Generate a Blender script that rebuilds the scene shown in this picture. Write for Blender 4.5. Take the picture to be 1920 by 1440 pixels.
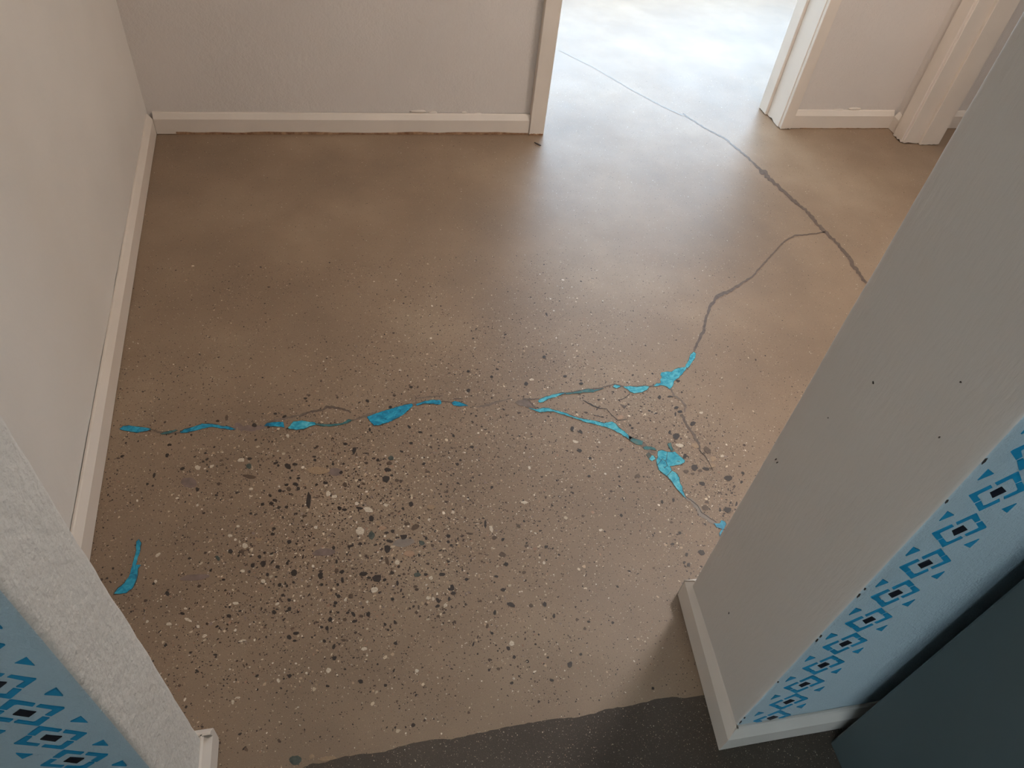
import bpy, math, random
import numpy as np
from mathutils import Vector, Matrix, noise

for o in list(bpy.data.objects): bpy.data.objects.remove(o)
scene = bpy.context.scene
COL = scene.collection
rnd = random.Random(7)

# ------------------------------------------------------------------ camera
FPX = 1390.0                       # focal length in pixels of the 1920 x 1440 frame
CAM = Vector((0, 0, 1.55))
RIGHT = Vector((0.97777013, -0.18405506, 0.10044556))
UP = Vector((0.06783461, 0.73094757, 0.67905384))
FWD = Vector((0.19840373, 0.65714487, -0.727184))
cam_data = bpy.data.cameras.new('camera')
cam_data.sensor_width = 36.0
cam_data.lens = FPX / 1920 * 36
cam_data.clip_start = 0.02
cam = bpy.data.objects.new('camera', cam_data)
COL.objects.link(cam)
M3 = Matrix((RIGHT, UP, -FWD)).transposed()
cam.matrix_world = Matrix.Translation(CAM) @ M3.to_4x4()
scene.camera = cam

# ------------------------------------------------------------------ sky, daylight portals, exposure
SKY = 7.0
world = bpy.data.worlds.new('sky'); scene.world = world
world.use_nodes = True
bg = world.node_tree.nodes['Background']
bg.inputs['Color'].default_value = (0.60, 0.80, 1.0, 1)
bg.inputs['Strength'].default_value = SKY

def portal(name, loc, rot, w, h):
    l = bpy.data.lights.new(name, 'AREA'); l.shape = 'RECTANGLE'; l.size = w; l.size_y = h
    l.cycles.is_portal = True
    o = bpy.data.objects.new(name, l); o.location = loc; o.rotation_euler = rot; COL.objects.link(o)
# window openings: far room (x0,x1,z0,z1 at y=5.2), near room west wall (y0,y1,z0,z1 at x=-3.2)
FARW = (0.3, 3.8, 0.55, 1.55)
NEARW = (-3.2, -0.5, 0.1, 2.3)
LEFTW = (3.3, 4.6, 0.9, 2.1)     # far room, west wall at x=-1.5
portal('far_window_offscreen', ((FARW[0]+FARW[1])/2, 5.2, (FARW[2]+FARW[3])/2), (-math.pi/2, 0, 0), FARW[1]-FARW[0], FARW[3]-FARW[2])
portal('near_window_offscreen', (-3.2, (NEARW[0]+NEARW[1])/2, (NEARW[2]+NEARW[3])/2), (0, -math.pi/2, 0), NEARW[3]-NEARW[2], NEARW[1]-NEARW[0])
portal('left_window_offscreen', (-1.3, (LEFTW[0]+LEFTW[1])/2, (LEFTW[2]+LEFTW[3])/2), (0, -math.pi/2, 0), LEFTW[3]-LEFTW[2], LEFTW[1]-LEFTW[0])

scene.view_settings.view_transform = 'Standard'
scene.view_settings.look = 'None'
scene.view_settings.gamma = 1
scene.view_settings.use_curve_mapping = False
scene.view_settings.exposure = 1.38

# ------------------------------------------------------------------ helpers
def at(px, py, z=0.0):
    """point of the horizontal plane at height z seen at a pixel of the photograph"""
    d = RIGHT*(px-960) - UP*(py-720) + FWD*FPX
    return CAM + d*((z-CAM.z)/d.z)

def crop(ox, oy, s):
    return lambda x, y: (ox+x/s, oy+y/s)

def mesh_obj(name, verts, faces, mat, parent=None, smooth=False, mats=None, idx=None):
    me = bpy.data.meshes.new(name)
    me.from_pydata([tuple(v) for v in verts], [], faces)
    for m in (mats or [mat]): me.materials.append(m)
    if idx is not None: me.polygons.foreach_set('material_index', idx)
    if smooth: me.polygons.foreach_set('use_smooth', [True]*len(me.polygons))
    me.update()
    o = bpy.data.objects.new(name, me); COL.objects.link(o)
    if parent: o.parent = parent
    return o

def struct(o, label=None):
    o['kind'] = 'structure'
    if label: o['label'] = label
    return o

def tag(o, label, cat, group=None):
    o['label'] = label; o['category'] = cat
    if group: o['group'] = group
    return o

def empty(name, loc=(0, 0, 0)):
    o = bpy.data.objects.new(name, None); o.location = loc; COL.objects.link(o); return o

def box_vf(x0, x1, y0, y1, z0, z1, b=0.0):
    """box with its vertical and top edges eased by b"""
    if b <= 0:
        v = [(x0,y0,z0),(x1,y0,z0),(x1,y1,z0),(x0,y1,z0),(x0,y0,z1),(x1,y0,z1),(x1,y1,z1),(x0,y1,z1)]
        f = [(3,2,1,0),(4,5,6,7),(0,1,5,4),(1,2,6,5),(2,3,7,6),(3,0,4,7)]
        return v, f
    def loop(x0,x1,y0,y1,c,z):
        return [(x0+c,y0,z),(x1-c,y0,z),(x1,y0+c,z),(x1,y1-c,z),(x1-c,y1,z),(x0+c,y1,z),(x0,y1-c,z),(x0,y0+c,z)]
    v = loop(x0,x1,y0,y1,b,z0)+loop(x0,x1,y0,y1,b,z1-b)+loop(x0+b,x1-b,y0+b,y1-b,b*.5,z1)
    f = [tuple(range(7,-1,-1)), tuple(range(16,24))]
    for k in (0,8):
        for i in range(8):
            j = (i+1) % 8; f.append((k+i,k+j,k+8+j,k+8+i))
    return v, f

def box(name, x0, x1, y0, y1, z0, z1, mat, parent=None, b=0.0):
    v, f = box_vf(x0, x1, y0, y1, z0, z1, b)
    return mesh_obj(name, v, f, mat, parent)

def prism(name, pts, z0, z1, mat, parent=None):
    """flat plate from a list of (x,y) points"""
    a = sum(pts[i][0]*pts[(i+1) % len(pts)][1]-pts[(i+1) % len(pts)][0]*pts[i][1] for i in range(len(pts)))
    if a < 0: pts = pts[::-1]
    n = len(pts)
    v = [(p[0],p[1],z0) for p in pts]+[(p[0],p[1],z1) for p in pts]
    f = [tuple(range(n, 2*n))]+[(i,(i+1) % n,n+(i+1) % n,n+i) for i in range(n)]
    return mesh_obj(name, v, f, mat, parent)

# ------------------------------------------------------------------ materials
def srgb(r, g, b):
    def c(u):
        u /= 255.0
        return u/12.92 if u <= 0.04045 else ((u+0.055)/1.055)**2.4
    return (c(r), c(g), c(b), 1)

class NT:
    def __init__(s, name):
        s.m = bpy.data.materials.new(name); s.m.use_nodes = True
        s.n = s.m.node_tree.nodes; s.l = s.m.node_tree.links
        s.p = s.n['Principled BSDF']
        s.tc = s.n.new('ShaderNodeTexCoord')
    def link(s, a, b): s.l.new(a, b)
    def noise(s, scale, detail=3, rough=0.5, vec=None, dist=0):
        t = s.n.new('ShaderNodeTexNoise'); t.inputs['Scale'].default_value = scale
        t.inputs['Detail'].default_value = detail; t.inputs['Roughness'].default_value = rough
        t.inputs['Distortion'].default_value = dist
        s.link(vec or s.tc.outputs['Object'], t.inputs['Vector']); return t.outputs['Fac']
    def voro(s, scale, out='Distance', feature='F1', vec=None, rand=1.0):
        t = s.n.new('ShaderNodeTexVoronoi'); t.inputs['Scale'].default_value = scale; t.feature = feature
        t.inputs['Randomness'].default_value = rand
        s.link(vec or s.tc.outputs['Object'], t.inputs['Vector']); return t.outputs[out]
    def ramp(s, fac, stops):
        r = s.n.new('ShaderNodeValToRGB'); e = r.color_ramp.elements
        while len(e) < len(stops): e.new(0.5)
        for k, (p, c) in enumerate(stops):
            e[k].position = p; e[k].color = c if not isinstance(c, (int, float)) else (c, c, c, 1)
        s.link(fac, r.inputs['Fac']); return r.outputs['Color']
    def mix(s, fac, a, b, mode='MIX'):
        m = s.n.new('ShaderNodeMix'); m.data_type = 'RGBA'; m.blend_type = mode
        for sock, v in ((m.inputs['Factor'], fac), (m.inputs['A'], a), (m.inputs['B'], b)):
            if isinstance(v, (int, float)): sock.default_value = v
            elif isinstance(v, tuple): sock.default_value = v
            else: s.link(v, sock)
        # RGBA sockets share names; address by index
        return m.outputs['Result']
    def bump(s, hgt, strength, dist, prev=None):
        b = s.n.new('ShaderNodeBump'); b.inputs['Strength'].default_value = strength
        b.inputs['Distance'].default_value = dist
        s.link(hgt, b.inputs['Height'])
        if prev: s.link(prev, b.inputs['Normal'])
        return b.outputs['Normal']
    def mixc(s, fac, a, b, mode='MIX'):
        m = s.n.new('ShaderNodeMix'); m.data_type = 'RGBA'; m.blend_type = mode
        for sock, v in ((m.inputs[0], fac), (m.inputs[6], a), (m.inputs[7], b)):
            if isinstance(v, (int, float, tuple)): sock.default_value = v
            else: s.link(v, sock)
        return m.outputs[2]
    def set(s, color=None, rough=None, normal=None, spec=None):
        for key, v in (('Base Color', color), ('Roughness', rough), ('Specular IOR Level', spec)):
            if v is None: continue
            if isinstance(v, (int, float, tuple)): s.p.inputs[key].default_value = v
            else: s.link(v, s.p.inputs[key])
        if normal: s.link(normal, s.p.inputs['Normal'])
        return s.m

FLOOR_ROUGH = (0.46, 0.50)
FLOOR_SPEC = 0.68
def floor_rough(t):
    return t.ramp(t.noise(5, 2), [(0.3, FLOOR_ROUGH[0]), (0.7, FLOOR_ROUGH[1])])

def concrete():
    t = NT('polished_concrete')
    big = t.noise(1.7, 4, 0.55)
    c = t.ramp(big, [(0.30, srgb(132,110,89)), (0.5, srgb(147,123,100)), (0.68, srgb(161,138,114))])
    mid = t.ramp(t.noise(9, 2, 0.5), [(0.2, 0.95), (0.8, 1.05)])
    c = t.mixc(1.0, c, mid, 'MULTIPLY')
    # sand grains of the cement matrix, pale and dark
    g1 = t.ramp(t.voro(420, 'Color'), [(0.0, 0.62), (0.5, 1.0), (1.0, 1.42)])
    sel = t.ramp(t.voro(420), [(0.0, 1), (0.42, 0)])
    c = t.mixc(sel, c, t.mixc(1.0, c, g1, 'MULTIPLY'))
    g2 = t.ramp(t.noise(900, 2), [(0.3, 0.82), (0.7, 1.18)])
    c = t.mixc(1.0, c, g2, 'MULTIPLY')
    return t.set(c, floor_rough(t), t.bump(t.noise(260, 2), 0.06, 0.001), FLOOR_SPEC)

def dark_concrete():
    t = NT('dark_sealed_concrete')
    c = t.ramp(t.noise(3, 4), [(0.3, srgb(72,62,53)), (0.7, srgb(92,81,70))])
    g1 = t.ramp(t.voro(520, 'Color'), [(0.0, 0.5), (0.62, 0.95), (0.85, 1.8), (1.0, 5.0)])
    sel = t.ramp(t.voro(520), [(0.0, 1), (0.5, 0)])
    c = t.mixc(sel, c, t.mixc(1.0, c, g1, 'MULTIPLY'))
    return t.set(c, 0.55, t.bump(t.noise(400, 2), 0.35, 0.001), 0.4)

def stone(name, c0, c1, scale=180):
    t = NT(name)
    c = t.ramp(t.noise(scale, 3), [(0.3, c0), (0.7, c1)])
    return t.set(c, floor_rough(t), None, FLOOR_SPEC)

def chips_mat():
    t = NT('ground_aggregate')
    a = t.n.new('ShaderNodeAttribute'); a.attribute_name = 'tint'
    return t.set(a.outputs['Color'], floor_rough(t), None, FLOOR_SPEC)

def turquoise(name, a, b, c3):
    t = NT(name)
    n = t.noise(55, 5, 0.6, dist=1.2)
    c = t.ramp(n, [(0.32, a), (0.5, b), (0.68, c3)])
    sp = t.ramp(t.voro(300), [(0.0, 0.75), (0.3, 1.0)])
    c = t.mixc(1.0, c, sp, 'MULTIPLY')
    return t.set(c, 0.3, t.bump(t.noise(120, 3), 0.25, 0.001), 0.55)

def plaster(name, col, lump=0.5, fine=0.4, rough=0.62, s1=38, s2=150, tint=None, stretch=None):
    t = NT(name)
    vec = None
    if stretch:                      # brush strokes run down the wall
        mp = t.n.new('ShaderNodeMapping'); mp.inputs['Scale'].default_value = (1, 1, stretch)
        t.link(t.tc.outputs['Object'], mp.inputs['Vector']); vec = mp.outputs['Vector']
    v = t.ramp(t.noise(2.2, 4), [(0.3, 0.95), (0.7, 1.03)])
    c = t.mixc(1.0, col, v, 'MULTIPLY')
    if tint:
        c = t.mixc(t.ramp(t.noise(1.3, 2), [(0.4, 0.0), (0.7, 0.5)]), c, tint)
    n = t.bump(t.noise(s1, 3, 0.5, vec), lump, 0.004)
    n = t.bump(t.noise(s2, 3, 0.6, vec), fine, 0.0022, n)
    return t.set(c, rough, n, 0.4)

def paint(name, col, rough=0.38, bump=0.08, stain=0.94):
    t = NT(name)
    v = t.ramp(t.noise(6, 4), [(0.3, stain), (0.65, 1.0)])
    c = t.mixc(1.0, col, v, 'MULTIPLY')
    return t.set(c, rough, t.bump(t.noise(70, 2), bump, 0.002), 0.5)

MAT = dict(
    concrete=concrete(), dark_concrete=dark_concrete(), chips=chips_mat(),
    black=stone('black_pebble', srgb(38,27,22), srgb(58,44,36)),
    brown=stone('brown_pebble', srgb(78,60,45), srgb(104,82,63)),
    white=stone('white_pebble', srgb(188,170,145), srgb(222,208,188), 260),
    tan=stone('tan_pebble', srgb(150,122,94), srgb(172,143,112)),
    orange=stone('orange_pebble', srgb(164,128,102), srgb(178,146,118)),
    mauve=stone('mauve_patch', srgb(116,96,88), srgb(136,115,105), 60),
    grey=stone('grey_patch', srgb(128,116,106), srgb(146,133,121), 60),
    green=stone('green_pebble', srgb(52,60,54), srgb(86,92,82), 120),
    fill=stone('grey_crack_filler', srgb(104,86,74), srgb(130,112,98), 70),
    dark_fill=stone('dark_crack_filler', srgb(88,71,60), srgb(110,92,79), 90),
    rim=stone('dark_rim', srgb(52,58,54), srgb(70,84,82)),
    crack=stone('open_crack', srgb(40,30,24), srgb(58,45,36)),
    turq=turquoise('turquoise_inlay', srgb(0,104,140), srgb(8,148,186), srgb(60,182,208)),
    turq_light=turquoise('light_turquoise_inlay', srgb(6,140,176), srgb(60,178,200), srgb(112,204,216)),
    turq_dull=turquoise('dull_teal_inlay', srgb(58,92,90), srgb(60,124,128), srgb(104,124,116)),
    wall=plaster('white_plaster', srgb(226,216,207), 0.55, 0.7),
    wall_left=plaster('trowelled_white_plaster', srgb(230,223,214), 0.45, 0.22, 0.5, 16, 80),
    wall_rough=plaster('rough_white_plaster', srgb(224,216,205), 1.0, 0.6, 0.5, 60, 150),
    wall_reveal=plaster('brushed_white_plaster', srgb(222,213,203), 0.12, 0.30, 0.5, 22, 140, stretch=0.22),
    blue=plaster('pale_blue_paint', srgb(197,211,214), 0.4, 0.8, 0.5, 70, 260),
    ceiling=plaster('ceiling_white', srgb(226,220,212), 0.2, 0.2),
    trim=paint('painted_wood_trim', srgb(232,219,205)),
    bare=stone('bare_wood', srgb(128,88,58), srgb(190,152,118), 60),
    stencil=paint('turquoise_stencil_paint', srgb(22,150,192), 0.5),
    stencil_dark=paint('dark_stencil_paint', srgb(16,16,30), 0.45),
    cabinet=paint('dark_grey_enamel', srgb(74,82,80), 0.5, 0.03),
    cabinet_trim=paint('black_plastic', srgb(30,32,34), 0.5, 0.03),
    splinter=paint('dark_wood', srgb(60,42,30), 0.6),
    alu=paint('white_window_frame', srgb(235,235,232), 0.4),
)
def glass():
    m = bpy.data.materials.new('window_glass'); m.use_nodes = True
    n = m.node_tree.nodes; l = m.node_tree.links; n.clear()
    o = n.new('ShaderNodeOutputMaterial'); mx = n.new('ShaderNodeMixShader'); mx.inputs[0].default_value = 0.06
    tr = n.new('ShaderNodeBsdfTransparent'); gl = n.new('ShaderNodeBsdfGlossy'); gl.inputs['Roughness'].default_value = 0.02
    l.new(tr.outputs[0], mx.inputs[1]); l.new(gl.outputs[0], mx.inputs[2]); l.new(mx.outputs[0], o.inputs[0])
    return m
MAT['glass'] = glass()

# ------------------------------------------------------------------ floor, ceiling
floor = struct(box('floor', -3.5, 5.0, -3.7, 5.6, -0.12, 0.0, MAT['concrete']), 'brown polished concrete floor with ground aggregate and turquoise filled cracks')
struct(box('ceiling', -3.5, 5.0, -3.7, 5.6, 2.5, 2.62, MAT['ceiling']), 'plain white ceiling')

# ------------------------------------------------------------------ walls
def wall_loop(name, pts, z0, z1, res, amp, mats, pick=None, rcorner=0.0, freq=9.0, seed=0.0, label=None, edge_amp=0.0):
    """plastered wall: closed plan outline (counter-clockwise) raised in many courses, its skin slightly uneven"""
    out = []
    n = len(pts)
    P = [Vector((p[0], p[1], 0)) for p in pts]
    for i in range(n):
        a, b, c = P[i-1], P[i], P[(i+1) % n]
        r = rcorner[i] if isinstance(rcorner, (list, tuple)) else rcorner
        if r > 0:
            u = (a-b).normalized(); w = (c-b).normalized()
            for k in range(5):
                s = k/4.0
                p0 = b+u*r*(1-s); p1 = b+w*r*s
                q = p0.lerp(p1, s)          # quadratic easing of the corner
                out.append(q)
            start = b+w*r
        else:
            out.append(b); start = b
        r2 = rcorner[(i+1) % n] if isinstance(rcorner, (list, tuple)) else rcorner
        end = c-(c-b).normalized()*r2
        L = (end-start).length
        m = max(1, int(L/res))
        if L > 4*res and m > 1:
            for k in range(1, m): out.append(start.lerp(end, k/m))
    N = len(out)
    nz = max(2, int((z1-z0)/res))
    verts = []; faces = []; idx = []
    nrm = []
    for i in range(N):
        d = (out[(i+1) % N]-out[i-1]); nrm.append(Vector((d.y, -d.x, 0)).normalized())
    for k in range(nz+1):
        z = z0+(z1-z0)*k/nz
        for i in range(N):
            p = out[i]; q = Vector((p.x*freq+seed, p.y*freq, z*freq))
            d = noise.noise(q)*amp+noise.noise(q*3.7)*amp*0.45
            v = p+nrm[i]*d
            verts.append((v.x, v.y, z))
    for k in range(nz):
        for i in range(N):
            j = (i+1) % N
            faces.append((k*N+i, k*N+j, (k+1)*N+j, (k+1)*N+i))
            mid = (nrm[i]+nrm[j]).normalized()
            e = out[j]-out[i]; en = Vector((e.y, -e.x, 0)).normalized()
            idx.append(pick(en, (out[i]+out[j])/2) if pick else 0)
    faces.append(tuple(range(nz*N, (nz+1)*N))); idx.append(0)
    o = mesh_obj(name, verts, faces, None, mats=mats, idx=idx, smooth=True)
    return struct(o, label)

# the passage beyond the opening
wall_left = wall_loop('wall_left', [(-0.95,2.86),(-0.95,0.50),(-0.612,0.50),(-0.722,2.86)], 0, 2.5, 0.03, 0.0016, [MAT['wall_left']],
          label='white trowelled plaster wall along the passage')
wall_back = wall_loop('wall_back', [(-1.3,2.83),(0.80,2.83),(0.80,3.03),(-1.3,3.03)], 0, 2.5, 0.03, 0.0014, [MAT['wall']],
          label='off white plaster wall at the end of the passage beside the bright doorway')
wall_back_right = wall_loop('wall_back_right', [(1.96,2.877),(4.6,2.877),(4.6,3.03),(1.96,3.03)], 0, 2.5, 0.03, 0.0012, [MAT['wall']],
          label='narrow stretch of off white plaster wall between the two door frames')
struct(box('wall_above_door', 0.80, 1.96, 2.835, 3.03, 2.06, 2.5, MAT['wall']), 'plaster wall above the bright doorway')
wall_side = wall_loop('wall_side', [(2.535,0.66),(2.675,0.66),(2.675,1.88),(2.535,1.88)], 0, 2.5, 0.05, 0.001, [MAT['wall']],
          label='plaster side wall of the passage in front of the side door')
struct(box('wall_side_corner', 2.535, 2.675, 2.735, 2.885, 0, 2.5, MAT['wall']), 'short plaster return at the corner behind the side door frame')
struct(box('wall_above_side_door', 2.54, 2.67, 1.88, 2.735, 2.06, 2.5, MAT['wall']), 'plaster wall above the side door')

# the partition with the opening: two plaster ends, cream inside the opening, pale blue towards the near room
def pick_part(en, p):
    return 1 if en.y < -0.8 else 0
wall_partition_left = wall_loop('wall_partition_left', [(-3.2,0.385),(-0.328,0.385),(-0.328,0.520),(-3.2,0.520)], 0, 2.5, 0.012, 0.0018,
          [MAT['wall_rough'], MAT['blue']], pick_part, [0,0.012,0.010,0], 11.0, 3.0,
          label='rough plastered end of the partition painted blue with a stencilled border beside the turquoise floor mark')
wall_partition_right = wall_loop('wall_partition_right', [(0.674,0.385),(2.9,0.385),(2.9,0.690),(0.694,0.690)], 0, 2.5, 0.014, 0.0009,
          [MAT['wall_reveal'], MAT['blue']], pick_part, [0.006,0,0,0.008], 8.0, 9.0,
          label='smooth cream end of the partition with pale blue stencilled face beside the dark grey cabinet')

# near room, far room and side room shells (out of the frame, they carry the light)
struct(box('wall_near_light_block', -0.90, -0.75, -0.85, 0.39, 0, 2.5, MAT['blue']), 'added blue wall out of view that shades the left stencilled face')  # unseen wall, added to block window light from the left stencilled face
def holed_wall(base, axis, pos, th, a0, a1, hole, mat):
    u0, u1, z0, z1 = hole
    parts = [(a0,u0,0,2.5),(u1,a1,0,2.5),(u0,u1,0,z0),(u0,u1,z1,2.5)]
    for k, (s, e, lo, hi) in enumerate(parts):
        if e-s < 0.01 or hi-lo < 0.01: continue
        nm = base if k == 0 else base+'_'+['','end','sill','lintel'][k]
        if axis == 'x': o = box(nm, s, e, pos, pos+th, lo, hi, mat)
        else: o = box(nm, pos, pos+th, s, e, lo, hi, mat)
        struct(o, 'plain plaster wall around a window')
holed_wall('wall_far', 'x', 5.2, 0.2, -1.5, 4.8, FARW, MAT['wall'])
holed_wall('wall_west', 'y', -3.4, 0.2, -3.6, 0.4, NEARW, MAT['wall'])
struct(box('wall_east', 4.6, 4.8, -3.6, 5.2, 0, 2.5, MAT['wall']), 'plain plaster wall of the side room')
struct(box('wall_south', -3.4, 4.8, -3.6, -3.4, 0, 2.5, MAT['wall']), 'plain plaster wall of the near room')
holed_wall('wall_far_left', 'y', -1.5, 0.2, 2.83, 5.2, LEFTW, MAT['wall'])
def window(n, axis, pos, hole):
    u0, u1, z0, z1 = hole; w = 0.06
    e = empty('window_%d' % n); struct(e, 'white framed window letting daylight in')
    def bx(nm, a, b, lo, hi, t0, t1, mat):
        if axis == 'x': return box(nm, a, b, pos+t0, pos+t1, lo, hi, mat, e)
        return box(nm, pos+t0, pos+t1, a, b, lo, hi, mat, e)
    for a, b, lo, hi in ((u0,u1,z0,z0+w),(u0,u1,z1-w,z1),(u0,u0+w,z0+w,z1-w),(u1-w,u1,z0+w,z1-w),((u0+u1)/2-w/2,(u0+u1)/2+w/2,z0+w,z1-w)):
        bx('frame_bar', a, b, lo, hi, 0.10, 0.15, MAT['alu'])
    for a, b in ((u0+w,(u0+u1)/2-w/2),((u0+u1)/2+w/2,u1-w)):
        bx('pane', a, b, z0+w, z1-w, 0.122, 0.128, MAT['glass'])
window(1, 'x', 5.2, FARW); window(2, 'y', -3.4, NEARW); window(3, 'y', -1.5, LEFTW)

# ------------------------------------------------------------------ baseboards
def baseboard(name, pts, side, label, h=0.083, t=0.019, mat=None, miter0=0.0, miter1=0.0, parent=None):
    """eased board along a line of plan points (its foot, room side); side=+1 when the wall lies to the left of the line"""
    prof = [(0,0.002),(0,h*0.74),(t*0.16,h*0.80),(t*0.62,h*0.97),(t*0.80,h),(t,h)]   # depth from the room face, height
    P = [Vector((p[0], p[1], 0)) for p in pts]
    n = len(P); verts = []; faces = []
    for i in range(n):
        d = (P[min(i+1, n-1)]-P[max(i-1, 0)]).normalized()
        nr = Vector((-d.y, d.x, 0))*side
        for (q, z) in prof:
            v = P[i]+nr*q
            if i == 0: v = v+d*miter0*q/t
            if i == n-1: v = v+d*miter1*q/t
            w = noise.noise(Vector((P[i].x*6, P[i].y*6, z*20)))*0.0008
            verts.append((v.x+nr.x*w, v.y+nr.y*w, z))
    m = len(prof)
    for i in range(n-1):
        for k in range(m-1):
            faces.append((i*m+k, (i+1)*m+k, (i+1)*m+k+1, i*m+k+1))
    faces.append(tuple(range(m))); faces.append(tuple(range((n-1)*m, n*m))[::-1])
    o = mesh_obj(name, verts, faces, mat or MAT['trim'], parent)
    return struct(o, label) if not parent else o
def line(a, b, n=24):
    return [(a[0]+(b[0]-a[0])*i/n, a[1]+(b[1]-a[1])*i/n) for i in range(n+1)]
bb_left = baseboard('baseboard_left', line((-0.592,0.53), (-0.701,2.811)), 1, 'white baseboard along the trowelled left passage wall', miter1=0.0)
bb_back = baseboard('baseboard_back', line((-0.700,2.811), (0.758,2.807)), 1, 'white baseboard with a bare wood lower edge below the end wall')
bb_br = baseboard('baseboard_back_right', line((1.998,2.858), (2.516,2.859)), 1, 'white baseboard between the two door frames')
bb_bs = baseboard('baseboard_side', line((2.516,2.859), (2.516,2.795), 3), 1, 'stub of white baseboard at the corner beside the side door frame')
bb_nx = baseboard('baseboard_next_room', line((2.70,2.858), (4.5,2.858)), 1, 'white baseboard seen through the side door')
bb_pr = baseboard('baseboard_opening_right', line((0.686,0.705), (0.655,0.366)), 1, 'white baseboard along the smooth cream partition end', miter0=0.017, miter1=-0.019)
bb_pr2 = baseboard('baseboard_opening_right_end', line((0.687,0.709), (2.5,0.709)), -1, 'white baseboard on the passage side of the cream partition end', miter0=0.019)
bb_pn = baseboard('baseboard_near_right', line((0.655,0.366), (2.5,0.366)), 1, 'white baseboard under the stencilled wall beside the grey cabinet', miter0=0.019)
bb_pl = baseboard('baseboard_opening_left', line((-0.312,0.366), (-0.312,0.536), 6), 1, 'white baseboard at the foot of the rough plastered partition end', miter0=0.019, miter1=-0.015)
bb_pl2 = baseboard('baseboard_opening_left_end', line((-0.312,0.539), (-0.592,0.539), 8), 1, 'white baseboard on the passage side of the rough plastered partition end')
bb_pl3 = baseboard('baseboard_near_left', line((-0.75,0.366), (-0.312,0.366), 8), 1, 'white baseboard under the stencilled wall beside the rough partition end', miter1=-0.016)

# bare wood showing where the paint has worn off along the foot of the end baseboard
def ragged_strip(name, a, b, h0, h1, off, mat, parent, n=40, seed=0):
    r = random.Random(seed); verts = []; faces = []
    for i in range(n+1):
        s = i/n; x = a[0]+(b[0]-a[0])*s; y = a[1]+(b[1]-a[1])*s
        hh = h0+(h1-h0)*(0.5+0.5*noise.noise(Vector((s*14+seed, 0.3, 0.1))))+r.uniform(-1,1)*0.0006
        verts += [(x, y-off, 0.0005), (x, y-off, hh), (x, y+0.002, hh)]
    for i in range(n):
        k = i*3; faces += [(k, k+3, k+4, k+1), (k+1, k+4, k+5, k+2)]
    return mesh_obj(name, verts, faces, mat, parent)
ragged_strip('bare_wood_edge', (-0.63,2.811), (0.757,2.807), 0.005, 0.014, 0.0012, MAT['bare'], bb_back, seed=2)
ragged_strip('bare_wood_edge', (2.05,2.858), (2.50,2.859), 0.001, 0.004, 0.001, MAT['bare'], bb_br, seed=5)

def blob(name, c, ax, ay, az, mat, parent=None, seed=0, nu=10, nv=6, wob=0.25):
    verts = []; faces = []
    for j in range(nv+1):
        th = math.pi*j/nv
        for i in range(nu):
            ph = 2*math.pi*i/nu
            d = Vector((math.sin(th)*math.cos(ph), math.sin(th)*math.sin(ph), math.cos(th)))
            k = 1+wob*noise.noise(d*1.6+Vector((seed*3.1, 0, 0)))
            verts.append((c[0]+d.x*ax*k, c[1]+d.y*ay*k, c[2]+d.z*az*k))
    for j in range(nv):
        for i in range(nu):
            faces.append((j*nu+i, (j+1)*nu+i, (j+1)*nu+(i+1) % nu, j*nu+(i+1) % nu))
    return mesh_obj(name, verts, faces, mat, parent, smooth=True)
def caulk(px, py, y, ax, az, parent, seed):
    d = RIGHT*(px-960) - UP*(py-720) + FWD*FPX
    p = CAM + d*((y-CAM.y)/d.y)
    blob('caulk_bead', (p.x, y, p.z), ax, 0.005, az, MAT['trim'], parent, seed)
for k, (px, py, ax, az) in enumerate(((785,209,0.035,0.006),(811,211,0.02,0.006),(870,211,0.012,0.005),(896,213,0.016,0.004))):
    caulk(px, py, 2.829, ax, az, bb_back, k)
for k, (px, py, ax, az) in enumerate(((1572,206,0.03,0.005),(1602,204,0.035,0.006))):
    caulk(px, py, 2.876, ax, az, bb_br, 7+k)

# ------------------------------------------------------------------ door frames
def ragged_box(name, x0, x1, y0, y1, z1, mat, parent, amp=0.004, seed=0, b=0.002, n=8):
    """upright board whose foot is chipped unevenly"""
    cx = [(x0+b,y0),(x1-b,y0),(x1,y0+b),(x1,y1-b),(x1-b,y1),(x0+b,y1),(x0,y1-b),(x0,y0+b)]
    loop = []
    for i in range(8):
        p, q = cx[i], cx[(i+1) % 8]
        m = n if i % 2 == 0 else 1
        for k in range(m): loop.append((p[0]+(q[0]-p[0])*k/m, p[1]+(q[1]-p[1])*k/m))
    N = len(loop); r = random.Random(seed)
    verts = [(p[0], p[1], 0.0015+abs(r.gauss(0, amp))) for p in loop]+[(p[0], p[1], 0.03) for p in loop]+[(p[0], p[1], z1) for p in loop]
    faces = [(k*N+i, k*N+(i+1) % N, (k+1)*N+(i+1) % N, (k+1)*N+i) for k in (0, 1) for i in range(N)]+[tuple(range(2*N, 3*N))]
    return mesh_obj(name, verts, faces, mat, parent)

t1 = empty('trim_1'); struct(t1, 'painted casing of the bright doorway at the end of the white baseboard')
ragged_box('casing', 0.759, 0.822, 2.800, 2.831, 2.06, MAT['trim'], t1, 0.003, 1)
box('jamb', 0.800, 0.820, 2.832, 3.05, 0.001, 2.06, MAT['trim'], t1)
box('head_casing', 0.759, 2.0, 2.806, 2.834, 2.061, 2.12, MAT['trim'], t1)
ragged_strip('splintered_foot', (0.760,2.800), (0.820,2.800), 0.004, 0.011, 0.0012, MAT['bare'], t1, 14, 9)

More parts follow.
